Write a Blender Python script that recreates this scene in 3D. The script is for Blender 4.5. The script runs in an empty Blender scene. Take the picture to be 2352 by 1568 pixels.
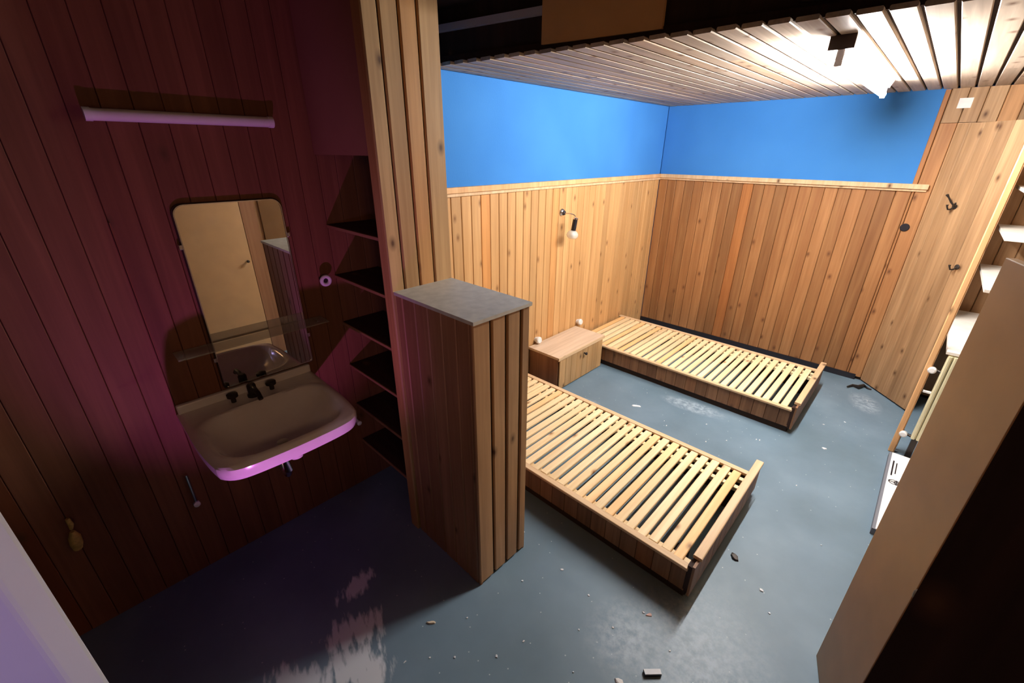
import bpy, bmesh, math, random
from mathutils import Vector, Matrix
random.seed(7)
S = bpy.context.scene
COL = S.collection
V = Vector

# ------------------------------------------------------------------ camera, world, exposure, lights
cam = bpy.data.cameras.new('camera'); camo = bpy.data.objects.new('camera', cam); COL.objects.link(camo)
cam.sensor_fit = 'HORIZONTAL'; cam.sensor_width = 36.0
cam.lens = 36.0 * 984.25 / 2352.0
cam.clip_start = 0.01; cam.clip_end = 60
yaw, pit, rol = 0.76060344, 0.41821245, 0.00647722
fw = V((-math.sin(yaw) * math.cos(pit), math.cos(yaw) * math.cos(pit), -math.sin(pit)))
rt = V((math.cos(yaw), math.sin(yaw), 0)); up = rt.cross(fw)
rt2 = math.cos(rol) * rt + math.sin(rol) * up; up2 = -math.sin(rol) * rt + math.cos(rol) * up
camo.matrix_world = Matrix(((rt2.x, up2.x, -fw.x, 0), (rt2.y, up2.y, -fw.y, 0), (rt2.z, up2.z, -fw.z, 1.88), (0, 0, 0, 1)))
S.camera = camo
S.view_settings.view_transform = 'Standard'; S.view_settings.look = 'None'
S.view_settings.exposure = 0.0; S.view_settings.gamma = 1.0
S.view_settings.use_curve_mapping = False
w = bpy.data.worlds.new('world'); S.world = w; w.use_nodes = True
w.node_tree.nodes['Background'].inputs[0].default_value = (0.30, 0.22, 0.20, 1)
w.node_tree.nodes['Background'].inputs[1].default_value = 0.018

TUBE_POWER = 480.0       # emission strength of the fluorescent tube
LAMP_X = -0.452

def lamp(name, kind, loc, aim, power, color, **kw):
    l = bpy.data.lights.new(name, kind); l.energy = power; l.color = color
    for k, v in kw.items(): setattr(l, k, v)
    o = bpy.data.objects.new(name, l); COL.objects.link(o); o.location = loc
    o.rotation_euler = (V(aim) - V(loc)).to_track_quat('-Z', 'Y').to_euler()
    return o
# low purple source out of view; the second purple spot is added to brighten the door leaf
lamp('purple_light', 'SPOT', (-0.75, 0.10, 0.28), (-1.72, 0.40, 1.06), 29, (0.85, 0.20, 0.90), spot_size=math.radians(64), spot_blend=0.7, shadow_soft_size=0.02)
lamp('purple_fill_door', 'SPOT', (0.25, -0.75, 1.35), (-0.64, -0.35, 1.30), 13, (0.52, 0.42, 1.0), spot_size=math.radians(60), spot_blend=0.5, shadow_soft_size=0.04)
# warm lamp of the hall behind the photographer, then an added warm fill spot beside the camera
lamp('hall_light', 'AREA', (0.75, -1.1, 2.25), (-1.6, 0.4, 1.2), 3, (1.0, 0.52, 0.22), shape='DISK', size=0.5)
lamp('warm_fill_spot', 'SPOT', (0.30, 0.05, 1.75), (-1.6, 0.62, 1.30), 13, (1.0, 0.55, 0.28), spot_size=math.radians(54), spot_blend=0.9, shadow_soft_size=0.12)

# ------------------------------------------------------------------ materials
def mat(name):
    m = bpy.data.materials.new(name); m.use_nodes = True
    nt = m.node_tree; return m, nt, nt.nodes['Principled BSDF']
def N(nt, t, **kw):
    n = nt.nodes.new(t)
    for k, v in kw.items(): setattr(n, k, v)
    return n
def ramp(nt, fac, stops):
    r = N(nt, 'ShaderNodeValToRGB'); e = r.color_ramp.elements
    e[0].position, e[0].color = stops[0][0], (*stops[0][1], 1); e[1].position, e[1].color = stops[-1][0], (*stops[-1][1], 1)
    for p, c in stops[1:-1]:
        x = e.new(p); x.color = (*c, 1)
    nt.links.new(fac, r.inputs[0]); return r
def mix(nt, mode, fac, a, b):
    n = N(nt, 'ShaderNodeMixRGB', blend_type=mode)
    for i, s in ((0, fac), (1, a), (2, b)):
        if hasattr(s, 'links'): nt.links.new(s, n.inputs[i])
        elif isinstance(s, (int, float)): n.inputs[i].default_value = s
        else: n.inputs[i].default_value = (*s, 1)
    return n.outputs[0]
def wood(name, light, dark, vary=0.35, knots=0.6, rough=0.55, grain=1.0, knotcol=(0.10, 0.045, 0.018)):
    """pine: length of the piece along local Z, width along local X"""
    m, nt, P = mat(name); L = nt.links.new
    tc = N(nt, 'ShaderNodeTexCoord'); oi = N(nt, 'ShaderNodeObjectInfo')
    off = N(nt, 'ShaderNodeVectorMath', operation='MULTIPLY_ADD'); off.inputs[1].default_value = (37, 91, 53)
    cr = N(nt, 'ShaderNodeCombineXYZ')
    for i in range(3): L(oi.outputs['Random'], cr.inputs[i])
    L(cr.outputs[0], off.inputs[0]); L(tc.outputs['Object'], off.inputs[2])
    mp = N(nt, 'ShaderNodeMapping'); mp.inputs['Scale'].default_value = (55, 55, 2.2); L(off.outputs[0], mp.inputs[0])
    n1 = N(nt, 'ShaderNodeTexNoise'); n1.inputs['Scale'].default_value = 1.0; n1.inputs['Detail'].default_value = 5; n1.inputs['Distortion'].default_value = 0.6
    L(mp.outputs[0], n1.inputs[0])
    mp2 = N(nt, 'ShaderNodeMapping'); mp2.inputs['Scale'].default_value = (14, 14, 0.9); L(off.outputs[0], mp2.inputs[0])
    n2 = N(nt, 'ShaderNodeTexNoise'); n2.inputs['Scale'].default_value = 1.0; n2.inputs['Detail'].default_value = 3; L(mp2.outputs[0], n2.inputs[0])
    md = tuple(0.5 * (a + b) for a, b in zip(light, dark))
    g = mix(nt, 'MIX', 0.55, n1.outputs[0], n2.outputs[0])
    c = ramp(nt, g, [(0.33, dark), (0.50, md), (0.62, light)]).outputs[0]
    # board to board tone
    tone = ramp(nt, oi.outputs['Random'], [(0.0, (1 - vary,) * 3), (0.35, (1 - vary * 0.3, 1 - vary * 0.36, 1 - vary * 0.42)), (0.6, (1, 1, 1)), (0.87, (1, 1, 1)), (1.0, (0.98, 0.76, 0.55))]).outputs[0]
    c = mix(nt, 'MULTIPLY', grain, c, tone)
    # knots
    sx = N(nt, 'ShaderNodeSeparateXYZ'); L(off.outputs[0], sx.inputs[0])
    k = N(nt, 'ShaderNodeCombineXYZ'); L(sx.outputs[0], k.inputs[0]); L(sx.outputs[2], k.inputs[1])
    mk = N(nt, 'ShaderNodeMapping'); mk.inputs['Scale'].default_value = (9.0, 5.2, 1); L(k.outputs[0], mk.inputs[0])
    vo = N(nt, 'ShaderNodeTexVoronoi', voronoi_dimensions='2D'); vo.inputs['Scale'].default_value = 1.0; L(mk.outputs[0], vo.inputs[0])
    kn = ramp(nt, vo.outputs['Distance'], [(0.03, (1, 1, 1)), (0.085, (0.55, 0.55, 0.55)), (0.19, (0, 0, 0))])
    sc = N(nt, 'ShaderNodeSeparateColor'); L(vo.outputs['Color'], sc.inputs[0])
    gt = N(nt, 'ShaderNodeMath', operation='LESS_THAN'); L(sc.outputs[0], gt.inputs[0]); gt.inputs[1].default_value = knots
    mm = N(nt, 'ShaderNodeMath', operation='MULTIPLY'); L(kn.outputs[0], mm.inputs[0]); L(gt.outputs[0], mm.inputs[1])
    c = mix(nt, 'MIX', mm.outputs[0], c, knotcol)
    L(c, P.inputs['Base Color']); P.inputs['Roughness'].default_value = rough
    P.inputs['Specular IOR Level'].default_value = 0.35
    b = N(nt, 'ShaderNodeBump'); b.inputs['Strength'].default_value = 0.12; b.inputs['Distance'].default_value = 0.002
    L(g, b.inputs['Height']); L(b.outputs[0], P.inputs['Normal'])
    return m
def plain(name, col, rough=0.5, metal=0.0, noise=0.0, nscale=30, bump=0.0, spec=0.5):
    m, nt, P = mat(name); L = nt.links.new
    P.inputs['Roughness'].default_value = rough; P.inputs['Metallic'].default_value = metal
    P.inputs['Specular IOR Level'].default_value = spec
    tc = N(nt, 'ShaderNodeTexCoord'); n = N(nt, 'ShaderNodeTexNoise'); n.inputs['Scale'].default_value = nscale; n.inputs['Detail'].default_value = 4
    L(tc.outputs['Object'], n.inputs[0])
    lo = tuple(x * (1 - noise) for x in col); hi = tuple(min(1, x * (1 + noise)) for x in col)
    L(ramp(nt, n.outputs[0], [(0.3, lo), (0.7, hi)]).outputs[0], P.inputs['Base Color'])
    if bump:
        b = N(nt, 'ShaderNodeBump'); b.inputs['Strength'].default_value = bump; b.inputs['Distance'].default_value = 0.003
        L(n.outputs[0], b.inputs['Height']); L(b.outputs[0], P.inputs['Normal'])
    return m
M = {}
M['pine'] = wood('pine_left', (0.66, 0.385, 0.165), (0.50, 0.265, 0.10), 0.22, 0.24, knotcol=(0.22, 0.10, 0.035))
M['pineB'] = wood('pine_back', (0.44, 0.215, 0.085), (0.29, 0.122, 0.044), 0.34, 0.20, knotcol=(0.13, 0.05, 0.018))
M['pineB2'] = wood('pine_recess', (0.56, 0.33, 0.17), (0.38, 0.20, 0.09), 0.2, 0.2)
M['pineC'] = wood('pine_weathered', (0.47, 0.285, 0.145), (0.28, 0.155, 0.072), 0.28, 0.22)
M['post'] = wood('pine_post', (0.56, 0.35, 0.16), (0.38, 0.215, 0.088), 0.22, 0.28)
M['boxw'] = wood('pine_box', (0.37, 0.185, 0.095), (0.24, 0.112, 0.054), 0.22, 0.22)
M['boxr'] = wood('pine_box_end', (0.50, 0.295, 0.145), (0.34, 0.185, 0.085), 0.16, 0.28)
M['ceil'] = wood('ceiling_board', (0.56, 0.46, 0.36), (0.35, 0.275, 0.205), 0.22, 0.35, knotcol=(0.16, 0.09, 0.05))
M['slat'] = wood('slat_pine', (0.98, 0.80, 0.50), (0.84, 0.60, 0.32), 0.12, 0.12, knotcol=(0.35, 0.17, 0.07))
M['bed'] = wood('bed_cladding', (0.32, 0.165, 0.08), (0.18, 0.085, 0.04), 0.34, 0.2)
M['rail'] = wood('rail_pine', (0.78, 0.56, 0.34), (0.60, 0.39, 0.21), 0.12, 0.15)
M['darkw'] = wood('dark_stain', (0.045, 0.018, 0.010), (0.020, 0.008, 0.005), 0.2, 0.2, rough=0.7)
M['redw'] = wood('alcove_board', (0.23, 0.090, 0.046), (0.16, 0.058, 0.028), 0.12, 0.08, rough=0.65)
M['top'] = wood('nightstand_top', (0.80, 0.62, 0.46), (0.62, 0.45, 0.31), 0.1, 0.05)
M['backing'] = plain('backing_dark', (0.030, 0.013, 0.007), 0.8)
M['panelp'] = plain('smooth_panel', (0.30, 0.125, 0.085), 0.55, noise=0.05, nscale=5)
M['tan_lit'] = plain('tan_front_lit', (0.62, 0.38, 0.18), 0.5, noise=0.05, nscale=8)  # cupboard laminate made brighter, lamplight on the fronts put into the colour
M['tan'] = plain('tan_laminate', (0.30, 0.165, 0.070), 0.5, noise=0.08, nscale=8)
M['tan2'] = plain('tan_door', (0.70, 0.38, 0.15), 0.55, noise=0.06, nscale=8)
M['greytop'] = plain('grey_top', (0.50, 0.48, 0.42), 0.5, noise=0.12, nscale=25)
M['white'] = plain('white_porcelain', (0.80, 0.78, 0.76), 0.18, noise=0.02)
M['whitep'] = plain('white_paint', (0.78, 0.76, 0.80), 0.6, noise=0.03, nscale=6)
M['shelfw'] = plain('white_shelf', (0.86, 0.80, 0.72), 0.45, noise=0.06, nscale=14)
M['cream'] = plain('cream_enamel', (0.72, 0.66, 0.42), 0.35, noise=0.03)
M['black'] = plain('black_plastic', (0.015, 0.013, 0.018), 0.35)
M['dark'] = plain('black_iron', (0.03, 0.022, 0.018), 0.5, metal=0.3)
M['chrome'] = plain('chrome', (0.75, 0.74, 0.76), 0.18, metal=1.0)
M['brass'] = plain('yellowed', (0.60, 0.42, 0.12), 0.5, noise=0.3, nscale=60)
M['greyp'] = plain('grey_rail', (0.42, 0.40, 0.46), 0.5)
M['paper'] = plain('paper_white', (0.80, 0.78, 0.76), 0.8, noise=0.06)
M['pinkp'] = plain('paper_pink', (0.75, 0.50, 0.44), 0.8, noise=0.1)
M['chip'] = plain('plaster_chip', (0.78, 0.80, 0.82), 0.8, noise=0.08)
M['card'] = plain('carton_side', (0.16, 0.17, 0.20), 0.7)
M['red'] = plain('red_print', (0.35, 0.05, 0.04), 0.6)
M['mirror'] = plain('mirror_glass', (0.86, 0.85, 0.80), 0.015, metal=1.0)
M['lighttan'] = plain('bare_wood_bit', (0.75, 0.62, 0.45), 0.7)

def glass(name, col, a, rough=0.08):
    m, nt, P = mat(name)
    P.inputs['Base Color'].default_value = (*col, 1); P.inputs['Roughness'].default_value = rough
    P.inputs['Alpha'].default_value = a; P.inputs['Specular IOR Level'].default_value = 0.8
    return m
M['glass'] = glass('frosty_glass', (0.85, 0.85, 0.78), 0.45)
M['gshelf'] = glass('glass_shelf', (0.45, 0.42, 0.34), 0.42, 0.12)

def emit(name, col, st):
    m, nt, P = mat(name)
    P.inputs['Base Color'].default_value = (0.9, 0.9, 0.9, 1)
    P.inputs['Emission Color'].default_value = (*col, 1); P.inputs['Emission Strength'].default_value = st
    return m
M['tube'] = emit('tube_glow', (1.0, 0.97, 0.94), TUBE_POWER)

# blue wall paint
m, nt, P = mat('blue_paint'); tc = N(nt, 'ShaderNodeTexCoord'); n = N(nt, 'ShaderNodeTexNoise'); n.inputs['Scale'].default_value = 110; n.inputs['Detail'].default_value = 3
nt.links.new(tc.outputs['Object'], n.inputs[0])
n3 = N(nt, 'ShaderNodeTexNoise'); n3.inputs['Scale'].default_value = 2.0; nt.links.new(tc.outputs['Object'], n3.inputs[0])
nt.links.new(ramp(nt, n3.outputs[0], [(0.3, (0.045, 0.205, 0.56)), (0.7, (0.056, 0.235, 0.61))]).outputs[0], P.inputs['Base Color'])
P.inputs['Roughness'].default_value = 0.85; P.inputs['Specular IOR Level'].default_value = 0.15
b = N(nt, 'ShaderNodeBump'); b.inputs['Strength'].default_value = 0.25; b.inputs['Distance'].default_value = 0.002
nt.links.new(n.outputs[0], b.inputs['Height']); nt.links.new(b.outputs[0], P.inputs['Normal'])
M['blue'] = m

# floor paint with scuffs and one big patch of dried plaster wash
m, nt, P = mat('floor_paint'); L = nt.links.new
geo = N(nt, 'ShaderNodeNewGeometry')
n1 = N(nt, 'ShaderNodeTexNoise'); n1.inputs['Scale'].default_value = 1.7; n1.inputs['Detail'].default_value = 6; L(geo.outputs['Position'], n1.inputs[0])
base = ramp(nt, n1.outputs[0], [(0.30, (0.105, 0.165, 0.210)), (0.52, (0.145, 0.218, 0.278)), (0.72, (0.195, 0.280, 0.350))]).outputs[0]
n2 = N(nt, 'ShaderNodeTexNoise'); n2.inputs['Scale'].default_value = 26; n2.inputs['Detail'].default_value = 6; n2.inputs['Roughness'].default_value = 0.7; L(geo.outputs['Position'], n2.inputs[0])
def blob(cx, cy, rx, ry, rot=0.0, soft=0.5):
    mp = N(nt, 'ShaderNodeMapping', vector_type='TEXTURE'); mp.inputs['Location'].default_value = (cx, cy, 0)
    mp.inputs['Rotation'].default_value = (0, 0, rot); mp.inputs['Scale'].default_value = (rx, ry, 1e6)
    L(geo.outputs['Position'], mp.inputs[0])
    d = N(nt, 'ShaderNodeVectorMath', operation='LENGTH'); L(mp.outputs[0], d.inputs[0])
    r = N(nt, 'ShaderNodeMapRange'); r.inputs[1].default_value = 1.0; r.inputs[2].default_value = 1.0 - soft; L(d.outputs['Value'], r.inputs[0])
    return r.outputs[0]
def mth(op, a, b=0.0, clamp=False):
    n = N(nt, 'ShaderNodeMath', operation=op); n.use_clamp = clamp
    for i, s in enumerate((a, b)):
        if hasattr(s, 'links'): L(s, n.inputs[i])
        else: n.inputs[i].default_value = s
    return n.outputs[0]
# pale worn paint patches near the beds; those by the near foot also paint in the lamp's highlight
sc1 = mth('MAXIMUM', mth('MAXIMUM', blob(-0.20, 1.30, 0.36, 0.42, 0.4, 0.8), blob(-0.42, 1.18, 0.22, 0.22, 0, 0.8)), mth('MAXIMUM', blob(-1.62, 2.60, 0.12, 0.08, 0.3), mth('MAXIMUM', blob(0.02, 4.20, 0.12, 0.20, 0.3), blob(-0.98, 3.15, 0.28, 0.10, 0.1))))
w2 = mth('MULTIPLY', sc1, ramp(nt, n2.outputs[0], [(0.38, (0, 0, 0)), (0.62, (0.75,) * 3)]).outputs[0])
c = mix(nt, 'MIX', w2, base, (0.42, 0.50, 0.58))
# fine white specks
vo = N(nt, 'ShaderNodeTexVoronoi', voronoi_dimensions='2D'); vo.inputs['Scale'].default_value = 15; L(geo.outputs['Position'], vo.inputs[0])
sp = ramp(nt, vo.outputs['Distance'], [(0.02, (1, 1, 1)), (0.05, (0, 0, 0))]).outputs[0]
scv = N(nt, 'ShaderNodeSeparateColor'); L(vo.outputs['Color'], scv.inputs[0])
c = mix(nt, 'MIX', mth('MULTIPLY', sp, mth('LESS_THAN', scv.outputs[1], 0.16)), c, (0.5, 0.56, 0.6))
# peeled plaster wash on the floor at the alcove (a stain with its own ragged outline)
n4 = N(nt, 'ShaderNodeTexNoise'); n4.inputs['Scale'].default_value = 9; n4.inputs['Detail'].default_value = 7; n4.inputs['Distortion'].default_value = 1.2
mp4 = N(nt, 'ShaderNodeMapping', vector_type='TEXTURE'); mp4.inputs['Rotation'].default_value = (0, 0, 2.78); mp4.inputs['Scale'].default_value = (3.0, 0.8, 1)
L(geo.outputs['Position'], mp4.inputs[0]); L(mp4.outputs[0], n4.inputs[0])
n5 = N(nt, 'ShaderNodeTexNoise'); n5.inputs['Scale'].default_value = 45; n5.inputs['Detail'].default_value = 5; L(mp4.outputs[0], n5.inputs[0])
bl = mth('MAXIMUM', blob(-1.30, 0.38, 0.12, 0.20, -0.5, 1.0), mth('MAXIMUM', blob(-1.16, 0.32, 0.15, 0.13, 0.6, 1.0), mth('MAXIMUM', mth('MAXIMUM', blob(-1.48, 0.50, 0.07, 0.13, 0.2, 1.0), blob(-1.08, 0.34, 0.10, 0.13, 0.3, 1.0)), blob(-1.25, 0.16, 0.20, 0.10, 0.5, 1.0))))
pl = mth('MULTIPLY', bl, 1.4)
pl = mth('ADD', pl, mth('MULTIPLY', mth('SUBTRACT', n4.outputs[0], 0.55), 3.0))
pl = mth('ADD', pl, mth('MULTIPLY', mth('SUBTRACT', n5.outputs[0], 0.5), 1.8))
pl = mth('MULTIPLY', mth('SUBTRACT', pl, 0.25), 2.2, True)
pl = mth('MULTIPLY', pl, mth('MULTIPLY', bl, 8.0, True))
c = mix(nt, 'MIX', mth('MULTIPLY', pl, 0.85), c, (0.70, 0.74, 0.78))
L(c, P.inputs['Base Color'])
rr = N(nt, 'ShaderNodeMapRange'); L(n2.outputs[0], rr.inputs[0]); rr.inputs[3].default_value = 0.36; rr.inputs[4].default_value = 0.60
L(rr.outputs[0], P.inputs['Roughness']); P.inputs['Specular IOR Level'].default_value = 0.45
b = N(nt, 'ShaderNodeBump'); b.inputs['Strength'].default_value = 0.10; b.inputs['Distance'].default_value = 0.004
L(n2.outputs[0], b.inputs['Height']); L(b.outputs[0], P.inputs['Normal'])
M['floor'] = m

# ------------------------------------------------------------------ helpers
def link(name, me, m, parent=None, mw=None):
    o = bpy.data.objects.new(name, me); COL.objects.link(o)
    if m is not None and not me.materials: me.materials.append(M[m] if isinstance(m, str) else m)
    if mw is not None: o.matrix_world = mw
    if parent is not None:
        o.parent = parent; o.matrix_parent_inverse = WM(parent).inverted()
    return o
def WM(o):
    mw = o.matrix_basis.copy()
    if o.parent: mw = WM(o.parent) @ o.matrix_parent_inverse @ mw
    return mw
def tag(o, label=None, cat=None, group=None, kind=None):
    if label: o['label'] = label
    if cat: o['category'] = cat
    if group: o['group'] = group
    if kind: o['kind'] = kind
    return o
def root(name, loc, label, cat, group=None, kind=None):
    o = bpy.data.objects.new(name, None); COL.objects.link(o); o.location = loc; o.empty_display_size = 0.05
    return tag(o, label, cat, group, kind)
def bm_box(bm, x0, x1, y0, y1, z0, z1, bev=0.0, mtx=None):
    r = bmesh.ops.create_cube(bm, size=1.0)
    vs = r['verts']
    for v in vs:
        v.co = V(((v.co.x + .5) * (x1 - x0) + x0, (v.co.y + .5) * (y1 - y0) + y0, (v.co.z + .5) * (z1 - z0) + z0))
    if bev:
        es = list({e for v in vs for e in v.link_edges})
        vs = bmesh.ops.bevel(bm, geom=es, offset=bev, segments=2, affect='EDGES', profile=0.5)['verts']
    if mtx is not None: bmesh.ops.transform(bm, matrix=mtx, verts=vs)
def fin(bm, name, smooth=False):
    me = bpy.data.meshes.new(name); bmesh.ops.recalc_face_normals(bm, faces=bm.faces); bm.to_mesh(me); bm.free()
    if smooth:
        for p in me.polygons: p.use_smooth = True
        try: me.set_sharp_from_angle(angle=math.radians(40))
        except Exception: pass
    return me
def box(name, x0, x1, y0, y1, z0, z1, m, parent=None, bev=0.0):
    """box with its mesh centred on its own origin, length axis unrotated"""
    c = V(((x0 + x1) / 2, (y0 + y1) / 2, (z0 + z1) / 2))
    bm = bmesh.new(); bm_box(bm, x0 - c.x, x1 - c.x, y0 - c.y, y1 - c.y, z0 - c.z, z1 - c.z, bev)
    return link(name, fin(bm, name), m, parent, Matrix.Translation(c))
PM = {}
def plank(name, c, wd, ld, w, t, l, m, parent=None, ch=0.004):
    """a board: width w along wd, length l along ld, thickness t; long edges chamfered. Local X=width, Z=length"""
    key = (round(w, 4), round(t, 4), round(l, 4), m, ch)
    if key not in PM:
        a, b_ = w / 2, t / 2; ch2 = min(ch, t * .45, w * .3)
        pr = [(-a, -b_ + ch2), (-a + ch2, -b_), (a - ch2, -b_), (a, -b_ + ch2), (a, b_ - ch2), (a - ch2, b_), (-a + ch2, b_), (-a, b_ - ch2)]
        vs = [(x, y, z) for z in (-l / 2, l / 2) for x, y in pr]
        fs = [tuple(range(7, -1, -1)), tuple(range(8, 16))] + [(i, (i + 1) % 8, 8 + (i + 1) % 8, 8 + i) for i in range(8)]
        me = bpy.data.meshes.new(name); me.from_pydata(vs, [], fs); me.update(); PM[key] = me
    X = V(wd).normalized(); Z = V(ld).normalized(); Y = Z.cross(X)
    mw = Matrix(((X.x, Y.x, Z.x, c[0]), (X.y, Y.y, Z.y, c[1]), (X.z, Y.z, Z.z, c[2]), (0, 0, 0, 1)))
    return link(name, PM[key], m, parent, mw)
def prism(name, pts, z0, z1, m, parent=None, bev=0.0):
    cx = sum(p[0] for p in pts) / len(pts); cy = sum(p[1] for p in pts) / len(pts); zc = (z0 + z1) / 2
    bm = bmesh.new(); f = bm.faces.new([bm.verts.new((x - cx, y - cy, z0 - zc)) for x, y in pts])
    r = bmesh.ops.extrude_face_region(bm, geom=[f])
    bmesh.ops.translate(bm, verts=[v for v in r['geom'] if isinstance(v, bmesh.types.BMVert)], vec=(0, 0, z1 - z0))
    if bev: bmesh.ops.bevel(bm, geom=list(bm.edges), offset=bev, segments=2, affect='EDGES', profile=0.5)
    return link(name, fin(bm, name), m, parent, Matrix.Translation((cx, cy, zc)))
def cyl_bm(bm, r1, r2, h, seg=20, mtx=Matrix.Identity(4)):
    bmesh.ops.create_cone(bm, cap_ends=True, segments=seg, radius1=r1, radius2=r2, depth=h, matrix=mtx)
def axis_m(p, d):
    d = V(d).normalized(); q = V((0, 0, 1)).rotation_difference(d)
    return Matrix.Translation(p) @ q.to_matrix().to_4x4()
def cyl(name, p, d, r1, r2, h, m, parent=None, seg=20, smooth=True):
    bm = bmesh.new(); cyl_bm(bm, r1, r2, h, seg)
    return link(name, fin(bm, name, smooth), m, parent, axis_m(p, d))
def lathe(name, prof, p, d, m, parent=None, seg=24):
    bm = bmesh.new(); rings = []
    for r, z in prof:
        rings.append([bm.verts.new((r * math.cos(2 * math.pi * i / seg), r * math.sin(2 * math.pi * i / seg), z)) for i in range(seg)])
    for a, b_ in zip(rings, rings[1:]):
        for i in range(seg): bm.faces.new((a[i], a[(i + 1) % seg], b_[(i + 1) % seg], b_[i]))
    bm.faces.new(rings[0][::-1]); bm.faces.new(rings[-1])
    return link(name, fin(bm, name, True), m, parent, axis_m(p, d))
def tube(name, pts, r, m, parent=None, seg=10):
    """round bar along a polyline, origin at its first point"""
    o = V(pts[0]); P_ = [V(p) - o for p in pts]
    bm = bmesh.new(); rings = []
    for i, p in enumerate(P_):
        d = (P_[min(i + 1, len(P_) - 1)] - P_[max(i - 1, 0)]).normalized()
        q = V((0, 0, 1)).rotation_difference(d)
        rr = r[i] if isinstance(r, (list, tuple)) else r
        rings.append([bm.verts.new(p + q @ V((rr * math.cos(2 * math.pi * k / seg), rr * math.sin(2 * math.pi * k / seg), 0))) for k in range(seg)])
    for a, b_ in zip(rings, rings[1:]):
        for i in range(seg): bm.faces.new((a[i], a[(i + 1) % seg], b_[(i + 1) % seg], b_[i]))
    bm.faces.new(rings[0][::-1]); bm.faces.new(rings[-1])
    return link(name, fin(bm, name, True), m, parent, Matrix.Translation(o))
Z3 = (0, 0, 1)

# ------------------------------------------------------------------ structure
XA, XW, YB, ZC = -2.25, -2.10, 4.645, 2.30      # bedroom left wall, alcove wall, back wall, bedroom ceiling
fl = box('floor', -2.6, 1.9, -1.6, 5.0, -0.10, 0.0, 'floor'); tag(fl, 'worn blue-grey painted floor with white flakes', 'floor', kind='structure')

# left wall (bedroom part): blue plaster above, boards below
wl = box('wall_left', XA - 0.25, XA - 0.02, 1.19, YB + 0.2, 0, 2.62, 'blue'); tag(wl, 'bedroom left wall, bright blue above upright pine boards', 'wall', kind='structure')
box('plaster_upper', XA - 0.02, XA - 0.004, 1.19, YB, 1.64, ZC + .02, 'blue', wl)
box('board_backing', XA - 0.02, XA - 0.016, 1.19, YB, 0, 1.64, 'backing', wl)
y = 1.185; i = 0
while y < YB - 0.01:
    wd = min(0.0865, YB - y)
    if wd > 0.02: plank('board', (XA - 0.008, y + wd / 2, 0.82), (0, 1, 0), Z3, wd - 0.0035, 0.016, 1.64, 'pine', wl)
    y += 0.0865
# back wall
wb = box('wall_back', XA - 0.25, 1.7, YB + 0.02, YB + 0.2, 0, 2.62, 'blue'); tag(wb, 'back wall, deep blue above darker pine boards', 'wall', kind='structure')
box('plaster_upper', XA, -0.17, YB + 0.004, YB + 0.02, 1.64, ZC + .02, 'blue', wb)
box('board_backing', XA, 1.40, YB + 0.016, YB + 0.02, 0, ZC, 'backing', wb)
x = XA; i = 0
while x < -0.17:
    wd = min(0.094, -0.165 - x)
    if wd > 0.015: plank('board', (x + wd / 2, YB + 0.008 + (i % 3) * 0.001, 0.82 + 0.025), (1, 0, 0), Z3, wd - 0.0025, 0.016, 1.59, 'pineB', wb)
    x += 0.094; i += 1
x = -0.164
while x < 1.38:
    plank('board', (x + 0.047, YB + 0.006 + (i % 3) * 0.001, 1.055), (1, 0, 0), Z3, 0.0915, 0.018, 2.05, 'pineB2' if x > -0.1 else 'pineB', wb)
    plank('board', (x + 0.047, YB + 0.002, 2.19), (1, 0, 0), Z3, 0.0915, 0.022, 0.215, 'pineC', wb)
    x += 0.094; i += 1
plank('board', (-0.181, YB + 0.004, 1.98), (1, 0, 0), Z3, 0.03, 0.018, 0.63, 'pineB', wb)
# chair rails
t1 = box('trim_1', XA - 0.005, XA + 0.028, 1.20, YB, 1.632, 1.668, 'rail', bev=0.003); tag(t1, 'pine cap rail on the left wall boards', 'trim', kind='structure')
box('moulding', XA, XA + 0.014, 1.20, YB, 1.61, 1.632, 'rail', t1, bev=0.003)
t2 = box('trim_2', XA, -0.095, YB - 0.030, YB + 0.005, 1.632, 1.668, 'rail', bev=0.003); tag(t2, 'pine cap rail on the back wall boards', 'trim', kind='structure')
box('moulding', XA, -0.10, YB - 0.014, YB, 1.614, 1.632, 'rail', t2, bev=0.002)
bb = box('baseboard_back', XA, -0.11, YB - 0.012, YB, 0, 0.05, 'black'); tag(bb, 'black baseboard strip at the foot of the back wall', 'baseboard', kind='structure')

# bedroom ceiling of boards running front to back
ce = prism('ceiling', [(XA - 0.2, 1.71), (1.6, 2.48), (1.6, YB + 0.1), (XA - 0.2, YB + 0.1)], ZC + 0.014, ZC + 0.05, 'backing'); tag(ce, 'low ceiling of weathered boards running to the back wall', 'ceiling', kind='structure')
x = -2.245; i = 0
while x < 1.40:
    wdt = 0.0845
    j = random.uniform(1.6, 3.9)
    zc = ZC + 0.006
    ys = 1.693 + (x + wdt / 2 + 2.156) * 0.191
    for (a, b_) in (((ys, j), (j, YB)) if (i % 2 and j > ys + 0.4) else ((ys, YB),)):
        L_ = b_ - a
        plank('board', (x + wdt / 2, (a + b_) / 2, zc + random.uniform(-.001, .001)), (1, 0, 0), (0, 1, 0), wdt - 0.013, 0.016, L_ - 0.004, 'ceil', ce, ch=0.003)
    x += wdt; i += 1
# high ceiling of the alcove
c2 = box('ceiling_alcove', -2.4, 1.6, -1.6, 2.60, 2.56, 2.60, 'darkw'); tag(c2, 'dark high ceiling above the washing corner', 'ceiling', kind='structure')

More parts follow.
